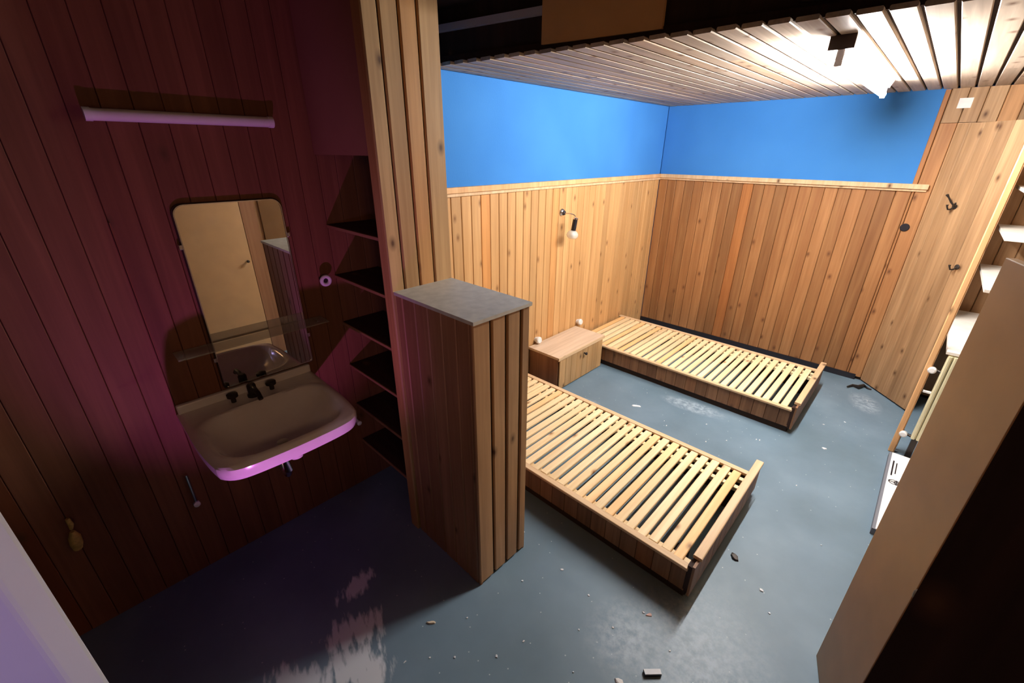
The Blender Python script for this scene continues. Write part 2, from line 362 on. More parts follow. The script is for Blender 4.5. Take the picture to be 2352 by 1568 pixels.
# alcove wall behind the basin
wa = box('wall_alcove', XA - 0.25, XW - 0.02, -1.5, 1.19, 0, 2.58, 'backing'); tag(wa, 'dark stained boarded wall behind the washbasin', 'wall', kind='structure')
y = -1.42
while y < 1.18:
    wd = min(0.0865, 1.19 - y)
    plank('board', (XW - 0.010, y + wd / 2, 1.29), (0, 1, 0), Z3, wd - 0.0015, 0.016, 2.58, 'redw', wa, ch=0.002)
    y += 0.0865
# side wall of the alcove near the doorway
ws = box('wall_side', -2.2, -0.75, -1.56, -1.44, 0, 2.58, 'darkw'); tag(ws, 'dark side wall of the washing corner', 'wall', kind='structure')
# partition between alcove and bedroom: back of the shelf niche
pt = box('partition', XW - 0.02, -1.60, 1.165, 1.205, 0, 2.58, 'backing'); tag(pt, 'thin partition closing the shelf niche from the bedroom', 'partition', kind='structure')
x = XW
while x < -1.61:
    wd = min(0.087, -1.6 - x)
    plank('board', (x + wd / 2, 1.158, 1.29), (1, 0, 0), Z3, wd - 0.003, 0.014, 2.58, 'redw', pt)
    x += 0.087
# right wall beyond
wr = box('wall_right', 1.38, 1.6, 0.4, YB + 0.2, 0, 2.6, 'backing'); tag(wr, 'boarded right wall behind the radiator', 'wall', kind='structure')
y = 0.42
while y < YB:
    plank('board', (1.372, y + .044, 1.15), (0, 1, 0), Z3, 0.084, 0.016, 2.3, 'pineC', wr); y += 0.087

# header over the opening, with stained panels
HX0, HX1 = -2.25, 1.38
hd = root('beam', (-0.1, 1.24, 2.15), 'dark fascia rising above the edge of the low ceiling, with a tan panel', 'beam', kind='structure')
def edge_y(x): return 1.693 + (x + 2.156) * 0.191      # the bedroom ceiling ends on this slightly slanting line
def slab(name, x0, x1, o0, o1, z0, z1, m, par=hd, z0b=None):
    ya, yb_ = edge_y(x0), edge_y(x1); z0b = z0 if z0b is None else z0b
    c = V(((x0 + x1) / 2, (ya + yb_) / 2, (z0 + z1) / 2))
    vs = [(x0, ya + o0, z0), (x1, yb_ + o0, z0b), (x1, yb_ + o1, z0b), (x0, ya + o1, z0), (x0, ya + o0, z1), (x1, yb_ + o0, z1), (x1, yb_ + o1, z1), (x0, ya + o1, z1)]
    me = bpy.data.meshes.new(name); me.from_pydata([V(v) - c for v in vs], [], [(3, 2, 1, 0), (4, 5, 6, 7), (0, 1, 5, 4), (1, 2, 6, 5), (2, 3, 7, 6), (3, 0, 4, 7)]); me.update()
    return link(name, me, m, par, Matrix.Translation(c))
slab('header_board', -2.25, HX1, 0.050, 0.080, 2.312, 2.57, 'darkw')
slab('tan_panel', -1.56, -1.013, 0.018, 0.034, 2.335, 2.56, 'tan2')
slab('lower_rail', -2.25, HX1, 0.030, 0.05, 2.308, 2.345, 'darkw')
slab('upper_rail', -2.25, -1.56, 0.020, 0.05, 2.455, 2.485, 'greyp')
slab('stained_panel', -0.55, HX1, 0.022, 0.042, 2.36, 2.56, 'darkw')

# pillar: end of the shelf wall, clad with boards
PX = -1.545
pi = root('pillar', (-1.57, 1.06, 0), 'full-height pine-boarded pillar rising behind the grey-topped box', 'pillar', kind='structure')
box('core', -1.605, PX - 0.016, 0.912, 1.205, 0, 2.58, 'backing', pi)
for y0, y1, t in ((0.896, 0.957, .016), (0.966, 1.036, .016), (1.045, 1.115, .016), (1.124, 1.216, .016)):
    plank('board', (PX - 0.008, (y0 + y1) / 2, 1.29), (0, 1, 0), Z3, y1 - y0, t, 2.58, 'post', pi)
plank('edge_board', (-1.578, 0.903, 1.29), (1, 0, 0), Z3, 0.060, 0.016, 2.58, 'post', pi)
plank('edge_board', (-1.578, 1.212, 1.29), (1, 0, 0), Z3, 0.056, 0.014, 2.58, 'post', pi)

# boarded chamfer across the right corner + side board
cp = root('wall_chamfer', (0.1, 4.47, 0), 'slanting boarded panel across the back right corner, carrying two coat hooks', 'wall', kind='structure')
A_, B_ = V((-0.065, 4.655, 0)), V((0.272, 4.275, 0)); dd = (B_ - A_); ln = dd.length; dd.normalize(); nn = V((-dd.y, dd.x, 0))
if nn.y < 0: nn = -nn
edges = [0, 0.10, 0.205, 0.31, 0.40, ln]
for a, b_ in zip(edges, edges[1:]):
    c = A_ + dd * ((a + b_) / 2)
    plank('board', (c.x, c.y, 1.045), tuple(dd), Z3, (b_ - a) - 0.002, 0.016, 2.06, 'pineC', cp)
cb_ = A_ + dd * (ln / 2) + nn * 0.022
plank('backing', (cb_.x, cb_.y, 1.03), tuple(dd), Z3, ln - 0.03, 0.012, 2.04, 'backing', cp)
wc = root('wall_post', (0.240, 3.556, 0), 'slender pale upright post at the edge of the shelf recess', 'post', kind='structure')
plank('post_board', (0.240, 3.556, 1.15), (1, 0, 0), Z3, 0.030, 0.030, 2.29, 'rail', wc)
plank('post_board', (0.2565, 3.562, 1.15), (0, 1, 0), Z3, 0.040, 0.003, 2.29, 'pineC', wc)

# ------------------------------------------------------------------ door jambs next to the camera
jl = root('door_1', (-0.75, -0.3, 0), 'white painted edge of an open door, lit purple', 'door', kind='structure')
d1 = V((-0.62, -0.125)); 
prism('leaf', [(-0.62, -0.125), (-0.604, -0.150), (-0.65, -0.62), (-0.95, -0.62), (-0.80, -0.172)], 0, 2.2, 'whitep', jl, bev=0.004)
jr = prism('door_2', [(0.100, 0.525), (0.125, 0.655), (0.34, 0.66), (0.34, 0.50)], 0, 2.55, 'darkw'); tag(jr, 'dark stained door post close to the viewer', 'door', kind='structure')

# ------------------------------------------------------------------ low box in front of the pillar
bx = root('boxed_partition', (-1.3, 1.05, 0), 'waist-high pine-clad box with a grey top standing against the pillar', 'partition')
box('core', -1.54, -1.078, 0.922, 1.195, 0.0, 1.325, 'backing', bx)
t = prism('grey_top', [(-1.545, 0.903), (-1.045, 0.903), (-1.045, 1.213), (-1.545, 1.213)], 1.325, 1.339, 'greytop', bx)
xe = [-1.54, -1.49, -1.403, -1.317, -1.232, -1.147, -1.072, -1.054]
for a, b_ in zip(xe, xe[1:]):
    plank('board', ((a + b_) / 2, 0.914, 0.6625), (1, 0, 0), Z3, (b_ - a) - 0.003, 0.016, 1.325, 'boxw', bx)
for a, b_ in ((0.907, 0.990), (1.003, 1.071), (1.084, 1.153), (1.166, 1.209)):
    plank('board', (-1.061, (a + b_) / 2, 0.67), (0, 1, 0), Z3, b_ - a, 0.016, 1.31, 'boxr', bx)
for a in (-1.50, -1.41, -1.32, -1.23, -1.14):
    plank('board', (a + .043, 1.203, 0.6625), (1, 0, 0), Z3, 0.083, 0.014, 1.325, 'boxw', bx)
box('plinth', -1.07, -1.066, 0.93, 1.19, 0.0, 0.02, 'black', bx)

# ------------------------------------------------------------------ niche shelves and smooth panel above
up_ = box('cupboard_panel', XW + 0.003, -1.61, 0.905, 0.925, 1.86, 2.55, 'panelp'); tag(up_, 'smooth panel closing the niche above the shelves', 'panel')
for k, z in enumerate((1.555, 1.308, 1.056, 0.806, 0.556, 0.306)):
    names = ['top shelf of the dark niche beside the mirror', 'second shelf from the top in the dark niche, level with the round hook', 'third shelf from the top in the dark niche',
             'third shelf from the floor in the dark niche', 'second shelf from the floor in the dark niche', 'lowest shelf in the dark niche, near the floor']
    s = root('niche_shelf', (-1.85, 1.03, z), names[k], 'shelf', 'shelves in the dark niche')
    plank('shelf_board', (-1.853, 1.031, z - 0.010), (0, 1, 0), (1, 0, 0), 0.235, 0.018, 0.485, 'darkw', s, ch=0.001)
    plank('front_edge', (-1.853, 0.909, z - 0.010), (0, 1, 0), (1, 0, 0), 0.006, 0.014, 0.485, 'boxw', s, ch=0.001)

# ------------------------------------------------------------------ beds
slat_x = []
xs = -0.404
while xs > -2.20: slat_x.append(xs); xs -= 0.0618
def make_bed():
    r = root('slatted_bed', (-1.28, 1.93, 0), 'nearer low slatted bed frame, its head hidden behind the pine box', 'bed', 'low slatted beds')
    ZT = 0.200
    ya, yb = 1.500, 2.362
    # side panels of upright boards
    for side, yy in (('near', ya + 0.012), ('far', yb - 0.012)):
        box('side_core', -2.245, -0.335, yy + (0.006 if side == 'near' else -0.016), yy + (0.016 if side == 'near' else -0.006), 0.055, ZT - 0.03, 'backing', r)
        x = -2.245
        while x < -0.36:
            wd = min(0.087, -0.335 - x)
            plank('board', (x + wd / 2, yy, (0.050 + ZT - 0.016) / 2), (1, 0, 0), Z3, wd - 0.002, 0.012, round(ZT - 0.066, 3), 'bed', r, ch=0.002)
            x += 0.087
    plank('side_rail', (-1.295, ya + 0.012, ZT - 0.008), (0, 1, 0), (1, 0, 0), 0.036, 0.016, 1.90, 'rail', r, ch=0.002)
    plank('side_rail', (-1.295, yb - 0.014, ZT - 0.008), (0, 1, 0), (1, 0, 0), 0.036, 0.016, 1.90, 'rail', r, ch=0.002)
    # foot end
    plank('foot_core', (-0.338, 1.975, 0.13), (0, 1, 0), Z3, 0.94, 0.014, 0.17, 'darkw', r, ch=0.001)
    y = 1.500
    while y < 2.44:
        wd = min(0.087, 2.452 - y)
        plank('board', (-0.323, y + wd / 2, 0.132), (0, 1, 0), Z3, wd - 0.002, 0.012, 0.182, 'bed', r, ch=0.002)
        y += 0.087
    plank('foot_cap', (-0.329, 2.000, 0.232), (1, 0, 0), (0, 1, 0), 0.040, 0.018, 0.90, 'rail', r, ch=0.003)
    plank('corner_block', (-0.335, 1.525, 0.14), (1, 0, 0), Z3, 0.030, 0.044, 0.15, 'darkw', r, ch=0.002)
    for yy in (ya + 0.020, yb - 0.032):
        box('plinth', -2.24, -0.345, yy, yy + 0.012, 0.0, 0.075, 'backing', r)  # added boards under the sides, blocking light that leaks through the slats
    box('plinth', -0.352, -0.340, ya + 0.03, yb - 0.03, 0.0, 0.075, 'backing', r)  # added likewise at the foot end, to keep light streaks off the floor
    # ledgers under the slats
    for yy, m_ in ((1.560, 'slat'), (2.215, 'slat'), (2.300, 'slat')):
        plank('ledger', (-1.29, yy, ZT - 0.036), (0, 1, 0), (1, 0, 0), 0.030, 0.026, 1.87, m_, r, ch=0.002)
    for n_, x in enumerate(slat_x):
        plank('slat', (x + random.uniform(-.002, .002), 1.930 + random.uniform(-.004, .004), ZT - 0.014 + random.uniform(0, .003)), (1, 0, 0.02 * random.uniform(-1, 1)), (0.006 * random.uniform(-1, 1), 1, 0), 0.0435, 0.018, 0.795, 'slat', r, ch=0.003)
    for lx in (-0.42, -2.12):
        for ly in (1.62, 2.25):
            box('leg', lx - 0.03, lx + 0.03, ly - 0.03, ly + 0.03, 0.0, 0.152, 'darkw', r)
    return r
bed = make_bed()
b2 = bed.copy(); COL.objects.link(b2); b2.location = (-1.28, 1.93 + 1.775, 0)
b2['label'] = 'farther low slatted bed frame along the back wall, beside the nightstand'
for ch_ in list(bed.children):
    c = ch_.copy(); COL.objects.link(c); c.parent = b2; c.matrix_parent_inverse = ch_.matrix_parent_inverse.copy()

# ------------------------------------------------------------------ nightstand between the beds
ns = root('nightstand', (-2.05, 2.93, 0), 'low pine nightstand with a boarded front between the two beds', 'nightstand')
NZ = 0.318
box('side_panel', -2.243, -1.93, 2.585, 2.600, 0.012, NZ - 0.018, 'boxw', ns)
box('side_panel', -2.243, -1.93, 3.222, 3.236, 0.012, NZ - 0.018, 'darkw', ns)
box('carcass', -2.243, -1.932, 2.600, 3.222, 0.012, NZ - 0.018, 'backing', ns)
plank('top', (-2.073, 2.908, NZ - 0.009), (1, 0, 0), (0, 1, 0), 0.335, 0.020, 0.69, 'top', ns, ch=0.003)
plank('top_edge', (-1.906, 2.908, NZ - 0.0145), Z3, (0, 1, 0), 0.029, 0.008, 0.69, 'rail', ns, ch=0.001)
dr = root('door', (-1.915, 2.9, 0.15), None, None); dr.parent = ns; dr.matrix_parent_inverse = WM(ns).inverted()
y = 2.590
for k in range(8):
    plank('board', (-1.915, y + 0.040, 0.152), (0, 1, 0), Z3, 0.0785, 0.014, 0.278, 'post', dr, ch=0.003); y += 0.0805
kb = lathe('handle', [(0.006, 0), (0.006, 0.014), (0.013, 0.020), (0.014, 0.028), (0.008, 0.033)], (-1.908, 2.935, 0.245), (1, 0, 0), 'black', dr, 16)
box('plinth', -1.945, -1.925, 2.60, 3.22, 0.0, 0.012, 'black', ns)

# ------------------------------------------------------------------ wall lamp on the left wall
wlm = root('wall_lamp', (XA, 2.952, 1.418), 'wall lamp with a black socket and clear glass shade on the left wall', 'lamp')
lathe('wall_plate', [(0.028, 0), (0.030, 0.006), (0.022, 0.018), (0.010, 0.022)], (XA + 0.001, 2.952, 1.418), (1, 0, 0), 'chrome', wlm)
lathe('plate_cap', [(0.021, 0), (0.017, 0.012), (0.006, 0.016)], (XA + 0.018, 2.956, 1.414), (1, 0, 0), 'black', wlm)
tube('arm', [(XA + 0.03, 2.957, 1.412), (XA + 0.075, 2.965, 1.413), (XA + 0.11, 2.975, 1.405), (XA + 0.125, 2.978, 1.392)], 0.0045, 'chrome', wlm)
LP, LD = V((XA + 0.130, 2.975, 1.385)), V((-0.10, -0.09, -1)).normalized()
lathe('socket_cap', [(0.016, 0), (0.021, 0.004), (0.021, 0.014)], LP, LD, 'chrome', wlm)
lathe('socket', [(0.0195, 0.010), (0.0195, 0.018), (0.020, 0.105), (0.017, 0.110)], LP, LD, 'black', wlm)
lathe('glass_shade', [(0.020, 0.104), (0.034, 0.112), (0.047, 0.128), (0.050, 0.145), (0.042, 0.162), (0.030, 0.170)], LP, LD, 'glass', wlm)
lathe('bulb', [(0.010, 0.108), (0.020, 0.128), (0.022, 0.142), (0.012, 0.158)], LP, LD, 'white', wlm)
tag(lathe('wall_socket', [(0.024, 0), (0.024, 0.016), (0.030, 0.022), (0.031, 0.042), (0.024, 0.050)], (XA, 3.292, 0.352), (1, 0, 0.1), 'white'), 'white round wall fitting above the nightstand, on the far bed side', 'socket', 'round white wall fittings')
tag(lathe('wall_socket', [(0.024, 0), (0.024, 0.016), (0.030, 0.022), (0.031, 0.042), (0.024, 0.050)], (XA, 2.672, 0.352), (1, 0, 0.1), 'white'), 'white round wall fitting above the nightstand, on the near bed side', 'socket', 'round white wall fittings')

# ------------------------------------------------------------------ fluorescent ceiling lamp
fx = root('ceiling_lamp', (LAMP_X, 3.05, ZC), 'glowing white fluorescent strip lamp on the board ceiling', 'lamp')
LY0, LY1 = 2.33, 3.85
c = V((LAMP_X, (LY0 + LY1) / 2, 2.275)); hl = (LY1 - LY0) / 2
pr = [(-0.040, 0.024), (0.040, 0.024), (0.021, -0.022), (-0.021, -0.022)]
vs = [(x_, s_ * hl, z_) for s_ in (-1, 1) for x_, z_ in pr]
me = bpy.data.meshes.new('housing'); me.from_pydata(vs, [], [(0, 1, 2, 3), (7, 6, 5, 4)] + [(i_, 4 + i_, 4 + (i_ + 1) % 4, (i_ + 1) % 4) for i_ in range(4)]); me.update()
bmt = bmesh.new(); bmt.from_mesh(me); bmesh.ops.recalc_face_normals(bmt, faces=bmt.faces); bmt.to_mesh(me); bmt.free()
link('housing', me, 'shelfw', fx, Matrix.Translation(c))
box('end_cap', LAMP_X - 0.043, LAMP_X + 0.043, LY0 - 0.008, LY0 + 0.0, 2.250, 2.299, 'backing', fx)
for yy in (LY0 + 0.02, LY1 - 0.02):
    box('lamp_holder', LAMP_X - 0.013, LAMP_X + 0.013, yy - 0.008, yy + 0.008, 2.196, 2.254, 'whitep', fx, bev=0.003)
cyl('tube', (LAMP_X, (LY0 + LY1) / 2, 2.217), (0, 1, 0), 0.0165, 0.0165, LY1 - LY0 - 0.06, 'tube', fx, 20)

# ------------------------------------------------------------------ back wall bits
hole = lathe('cable_outlet', [(0.030, 0), (0.030, 0.006), (0.026, 0.010), (0.012, 0.010)], (-0.147, YB - 0.0005, 1.347), (0, -1, 0), 'black'); tag(hole, 'black round outlet high on the back wall boards', 'outlet')
st = box('sticker', -0.107, -0.036, YB - 0.0115, YB - 0.0095, 2.172, 2.235, 'paper'); tag(st, 'pale square sticker high on the boards right of the blue wall', 'sticker')
def hook(px, py, pz, big, label):
    n0 = -nn; o = V((px, py, pz))
    r = root('coat_hook', o, label, 'hook', 'dark coat hooks on the boards')
    def q(u, v, w_): return o + dd * u + n0 * v + V((0, 0, w_))
    bm = bmesh.new()
    lathe('back_plate', [(0.018, 0), (0.018, 0.004), (0.010, 0.008)], q(0, 0.008, 0), n0, 'dark', r, 16)
    tube('lower_prong', [q(0, 0.010, 0), q(0, 0.030, -0.018), q(0, 0.050, -0.018), q(0, 0.062, 0.002), q(0, 0.064, 0.014)], [0.006, 0.006, 0.005, 0.005, 0.008], 'dark', r)
    if big:
        tube('upper_prong', [q(0, 0.010, 0.004), q(-0.012, 0.035, 0.030), q(-0.020, 0.055, 0.060), q(-0.024, 0.072, 0.080)], [0.006, 0.006, 0.005, 0.009], 'dark', r)
        tube('side_prong', [q(0, 0.010, 0), q(0.018, 0.030, 0.012), q(0.030, 0.040, 0.028)], [0.006, 0.005, 0.006], 'dark', r)
    return r
hp = A_ + dd * 0.232 - nn * 0.0
hook(hp.x, hp.y, 1.535, True, 'larger branching dark coat hook, the upper one on the boards')
hp = A_ + dd * 0.432
hook(hp.x, hp.y, 1.150, False, 'small dark coat hook, the lower one on the boards')

# ------------------------------------------------------------------ shelves, radiator and carton in the right recess
labs = ['lowest white shelf, just above the radiator', 'second white shelf above the radiator', 'third white shelf above the radiator', 'topmost white shelf, at the edge of view']
for k, (x0, z, yf) in enumerate(((0.286, 0.79, 3.515), (0.336, 1.150, 3.70), (0.337, 1.432, 3.85), (0.343, 1.690, 3.95))):
    s = root('white_shelf', (0.8, 4.2, z), labs[k], 'shelf', 'white shelves in the right recess')
    plank('shelf_board', ((x0 + 1.36) / 2, (yf + 4.60) / 2, z - 0.010), (0, 1, 0), (1, 0, 0), 4.60 - yf, 0.020, 1.36 - x0, 'shelfw', s, ch=0.002)
    box('wall_cleat', x0 + 0.05, 1.35, 4.600, 4.634, z - 0.045, z - 0.021, 'rail', s)
rd = root('radiator', (0.8, 3.5, 0.15), 'cream ribbed panel radiator under the lowest white shelf', 'radiator')
box('back_panel', 0.300, 1.25, 3.520, 3.545, 0.16, 0.765, 'cream', rd, bev=0.006)
x = 0.298
while x < 1.24:
    plank('rib', (x + 0.013, 3.512, 0.462), (1, 0, 0), Z3, 0.021, 0.020, 0.60, 'cream', rd, ch=0.006); x += 0.0265
for z in (0.645, 0.165):
    tube('pipe', [(0.305, 3.535, z), (0.262, 3.55, z), (0.255, 3.60, z), (0.255, 3.60, z - 0.14)], 0.009, 'dark', rd)
    lathe('valve_head', [(0.014, 0), (0.020, 0.006), (0.021, 0.030), (0.014, 0.036)], (0.264, 3.548, z), (-0.15, -1, 0.1), 'white', rd, 18)
box('bracket', 0.262, 0.300, 3.528, 3.550, 0.49, 0.50, 'white', rd)
box('foot', 0.31, 0.34, 3.515, 3.55, 0.0, 0.16, 'dark', rd); box('foot', 1.15, 1.18, 3.515, 3.55, 0.0, 0.16, 'dark', rd)
cn = root('flat_carton', (0.5, 3.05, 0), 'flat white carton with black printed symbols on the floor before the radiator', 'box')
box('carton_body', 0.232, 0.80, 2.575, 3.47, 0.0, 0.040, 'card', cn)
box('printed_top', 0.246, 0.80, 2.580, 3.465, 0.0405, 0.0425, 'paper', cn)
bm = bmesh.new()
def ring(bm, cx, cy, r, w_, z, n_=24):
    a = [bm.verts.new((cx + r * math.cos(2 * math.pi * i / n_), cy + r * math.sin(2 * math.pi * i / n_), z)) for i in range(n_)]
    b_ = [bm.verts.new((cx + (r - w_) * math.cos(2 * math.pi * i / n_), cy + (r - w_) * math.sin(2 * math.pi * i / n_), z)) for i in range(n_)]
    for i in range(n_): bm.faces.new((a[i], a[(i + 1) % n_], b_[(i + 1) % n_], b_[i]))
ring(bm, -0.012, 0, 0.026, 0.006, 0); ring(bm, 0.014, 0, 0.026, 0.006, 0.0002)
bm_box(bm, -0.038, 0.040, -0.003, 0.003, -0.0002, 0.0006); bm_box(bm, -0.002, 0.004, -0.028, 0.028, -0.0002, 0.0006)
link('printed_symbol', fin(bm, 'printed_symbol'), 'black', cn, Matrix.Translation((0.292, 3.10, 0.0432)))
box('printed_bar', 0.258, 0.266, 3.17, 3.36, 0.0426, 0.0432, 'black', cn); box('printed_bar', 0.276, 0.282, 3.20, 3.34, 0.0426, 0.0432, 'black', cn)
box('red_mark', 0.335, 0.352, 3.085, 3.10, 0.0426, 0.0434, 'red', cn)

# tan cupboard at the right: far door ajar, the fronts facing the washbasin
cu = root('tan_cupboard', (0.5, 1.1, 0), 'tall plain tan cupboard at the right edge, far door ajar, grey top', 'cupboard')
FX = 0.258
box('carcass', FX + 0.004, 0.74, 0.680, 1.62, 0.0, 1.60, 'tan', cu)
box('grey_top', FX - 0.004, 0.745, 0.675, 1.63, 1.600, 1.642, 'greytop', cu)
box('door', FX - 0.018, FX + 0.002, 0.690, 1.165, 0.290, 1.585, 'tan_lit', cu, bev=0.003)
box('lower_panel', FX - 0.018, FX + 0.002, 0.690, 1.165, 0.095, 0.265, 'tan_lit', cu, bev=0.003)
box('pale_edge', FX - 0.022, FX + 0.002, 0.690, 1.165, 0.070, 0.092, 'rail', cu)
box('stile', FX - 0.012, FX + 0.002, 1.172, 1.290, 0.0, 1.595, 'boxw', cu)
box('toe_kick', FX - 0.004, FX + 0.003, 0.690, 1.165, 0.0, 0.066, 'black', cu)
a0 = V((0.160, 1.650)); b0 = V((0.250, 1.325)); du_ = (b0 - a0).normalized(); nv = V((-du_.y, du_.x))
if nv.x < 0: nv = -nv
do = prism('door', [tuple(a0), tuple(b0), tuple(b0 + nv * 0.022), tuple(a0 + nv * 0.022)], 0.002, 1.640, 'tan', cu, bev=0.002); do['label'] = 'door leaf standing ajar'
lathe('handle', [(0.007, 0), (0.007, 0.012), (0.013, 0.018), (0.013, 0.024), (0.007, 0.028)], (FX - 0.018, 1.13, 0.95), (-1, 0, 0), 'dark', cu, 14)
tl = box('folded_cloth', 0.29, 0.44, 1.42, 1.60, 1.643, 1.658, 'paper'); tag(tl, 'pale folded sheet lying on the grey cupboard top', 'sheet')

# ------------------------------------------------------------------ washbasin
wbn = root('washbasin', (XW, 0.42, 0.80), 'white porcelain washbasin mounted under the mirror', 'washbasin')
# bowl surface as a height field with rounded front corners
NXg, NYg = 44, 48
x0b, x1b, y0b, y1b, zt = XW + 0.002, -1.532, 0.130, 0.700, 0.850
def rim(u, v):
    """map unit square to basin plan with rounded front corners"""
    x = x0b + u * (x1b - x0b); y = y0b + v * (y1b - y0b)
    cr_ = 0.06 * max(0.0, (u - 0.45) / 0.55) ** 2.2
    yc = (y0b + y1b) / 2; y = yc + (y - yc) * (1 - cr_ * 1.1)
    bow = 0.018 * (u ** 3) * math.cos((v - .5) * math.pi * 0.95); edge = 0.055 * (u ** 3) * (abs(v - 0.5) * 2) ** 9
    return x + bow - edge, y
def hgt(u, v):
    du, dv_ = (u - 0.60) / 0.33, (v - 0.5) / 0.42
    d = (abs(du) ** 4 + abs(dv_) ** 4) ** (1 / 4)
    h = 0.0
    if d < 1: h = -0.125 * (1 - d ** 2.6) ** 0.75 * (0.75 + 0.25 * (1 - du * du))
    h += 0.006 * math.exp(-((d - 1.08) / 0.06) ** 2)
    return h
bm = bmesh.new(); G = []
for i in range(NXg + 1):
    row = []
    for j in range(NYg + 1):
        u, v = i / NXg, j / NYg; x, y = rim(u, v)
        e = min(v, 1 - v, (1 - u)) ; z = zt + hgt(u, v) - 0.010 * max(0, 1 - e / 0.03) ** 2
        row.append(bm.verts.new((x, y, z)))
    G.append(row)
for i in range(NXg):
    for j in range(NYg): bm.faces.new((G[i][j], G[i + 1][j], G[i + 1][j + 1], G[i][j + 1]))
# apron and underside
per = [G[i][0] for i in range(NXg + 1)] + [G[NXg][j] for j in range(1, NYg + 1)] + [G[i][NYg] for i in range(NXg - 1, -1, -1)]
cxb, cyb = (x0b + x1b) / 2 - 0.03, (y0b + y1b) / 2
prev = per
for s_, dz in ((1.0, 0.030), (0.985, 0.052), (0.90, 0.072), (0.62, 0.13), (0.45, 0.165)):
    cur = []
    for p in per:
        cx_, cy_ = p.co.x, p.co.y
        nx_ = x0b + (cx_ - x0b) * s_ ; ny_ = cyb + (cy_ - cyb) * s_
        cur.append(bm.verts.new((nx_, ny_, zt - 0.008 - dz)))
    for k in range(len(per) - 1): bm.faces.new((prev[k], cur[k], cur[k + 1], prev[k + 1]))
    prev = cur
bm.faces.new(prev[::-1])
for v in bm.verts: v.co -= V((XW, 0.42, 0.80))
link('bowl', fin(bm, 'bowl', True), 'white', wbn, Matrix.Translation((XW, 0.42, 0.80)))
box('upstand', XW + 0.002, XW + 0.026, 0.135, 0.695, 0.845, 0.888, 'white', wbn, bev=0.006)
lathe('drain', [(0.022, 0), (0.022, 0.003), (0.012, 0.003)], (-1.76, 0.415, 0.7255), Z3, 'chrome', wbn)
ft = root('tap', (-2.03, 0.41, 0.85), None, None); ft.parent = wbn; ft.matrix_parent_inverse = WM(wbn).inverted()
lathe('tap_base', [(0.024, 0), (0.024, 0.010), (0.018, 0.016), (0.018, 0.055), (0.012, 0.065)], (-2.02, 0.41, 0.850), Z3, 'dark', ft)
tube('spout', [(-2.02, 0.41, 0.890), (-1.98, 0.41, 0.905), (-1.93, 0.41, 0.900), (-1.905, 0.41, 0.880)], 0.010, 'dark', ft)
for yy in (0.33, 0.49):
    lathe('tap_handle', [(0.010, 0), (0.010, 0.022), (0.022, 0.026), (0.022, 0.040), (0.010, 0.044)], (-2.02, yy, 0.852), Z3, 'dark', ft)
tube('waste_pipe', [(-1.78, 0.415, 0.70), (-1.78, 0.415, 0.56), (-1.80, 0.415, 0.53), (-1.84, 0.415, 0.53), (-1.86, 0.415, 0.56), (-1.88, 0.415, 0.60), (-2.09, 0.415, 0.60)], 0.017, 'chrome', wbn, 14)
lathe('waste_cap', [(0.010, 0), (0.022, 0.004), (0.022, 0.018), (0.014, 0.022)], (-1.60, 0.415, 0.755), (0.2, 0, -1), 'white', wbn)
# supply valves
vv = root('water_valve', (XW, 0.085, 0.38), 'thin pipe with a pale valve tip below the left end of the washbasin', 'valve', 'water valves under the basin')
tube('pipe', [(XW + 0.014, 0.087, 0.55), (XW + 0.016, 0.087, 0.40)], 0.007, 'chrome', vv)
lathe('valve_tip', [(0.008, 0), (0.013, 0.006), (0.013, 0.022), (0.006, 0.026)], (XW + 0.006, 0.087, 0.385), (1, 0, 0.1), 'whitep', vv)
v2 = root('water_valve', (XW, 0.90, 0.47), 'thin pipe with a bright round tip between the washbasin and the niche', 'valve', 'water valves under the basin')
tube('pipe', [(XW + 0.002, 0.86, 0.505), (XW + 0.09, 0.865, 0.485)], 0.009, 'whitep', v2)
lathe('valve_tip', [(0.008, 0), (0.013, 0.006), (0.013, 0.018), (0.006, 0.022)], (XW + 0.088, 0.865, 0.485), (1, 0, -0.1), 'whitep', v2)

# mirror
mr = root('mirror', (XW, 0.52, 1.28), 'tall frameless wall mirror with rounded upper corners above the washbasin', 'mirror')
def rrect(w_, h_, r, n_=8, low=0.012):
    pts = []
    for cx, cy, a0_, rr_ in ((w_ / 2 - r, h_ / 2 - r, 0, r), (-w_ / 2 + r, h_ / 2 - r, 90, r), (-w_ / 2 + low, -h_ / 2 + low, 180, low), (w_ / 2 - low, -h_ / 2 + low, 270, low)):
        for i in range(n_ + 1):
            a = math.radians(a0_ + 90 * i / n_); pts.append((cx + rr_ * math.cos(a), cy + rr_ * math.sin(a)))
    return pts
def flat_plate(name, pts, x0, x1, m_, par, loc):
    bm = bmesh.new(); f = bm.faces.new([bm.verts.new((x0, p, q_)) for p, q_ in pts])
    r = bmesh.ops.extrude_face_region(bm, geom=[f]); bmesh.ops.translate(bm, verts=[v for v in r['geom'] if isinstance(v, bmesh.types.BMVert)], vec=(x1 - x0, 0, 0))
    return link(name, fin(bm, name), m_, par, Matrix.Translation(loc))
flat_plate('back_board', rrect(0.400, 0.796, 0.040), 0.001, 0.012, 'darkw', mr, (XW, 0.520, 1.292))
flat_plate('glass', rrect(0.385, 0.781, 0.038), 0.0125, 0.017, 'mirror', mr, (XW, 0.520, 1.292))
ed = bmesh.new(); P1 = rrect(0.392, 0.788, 0.040); P2 = rrect(0.384, 0.780, 0.037)
a = [ed.verts.new((0.0175, p, q_)) for p, q_ in P1]; b_ = [ed.verts.new((0.0175, p, q_)) for p, q_ in P2]
n_ = len(a)
for i in range(n_): ed.faces.new((a[i], a[(i + 1) % n_], b_[(i + 1) % n_], b_[i]))
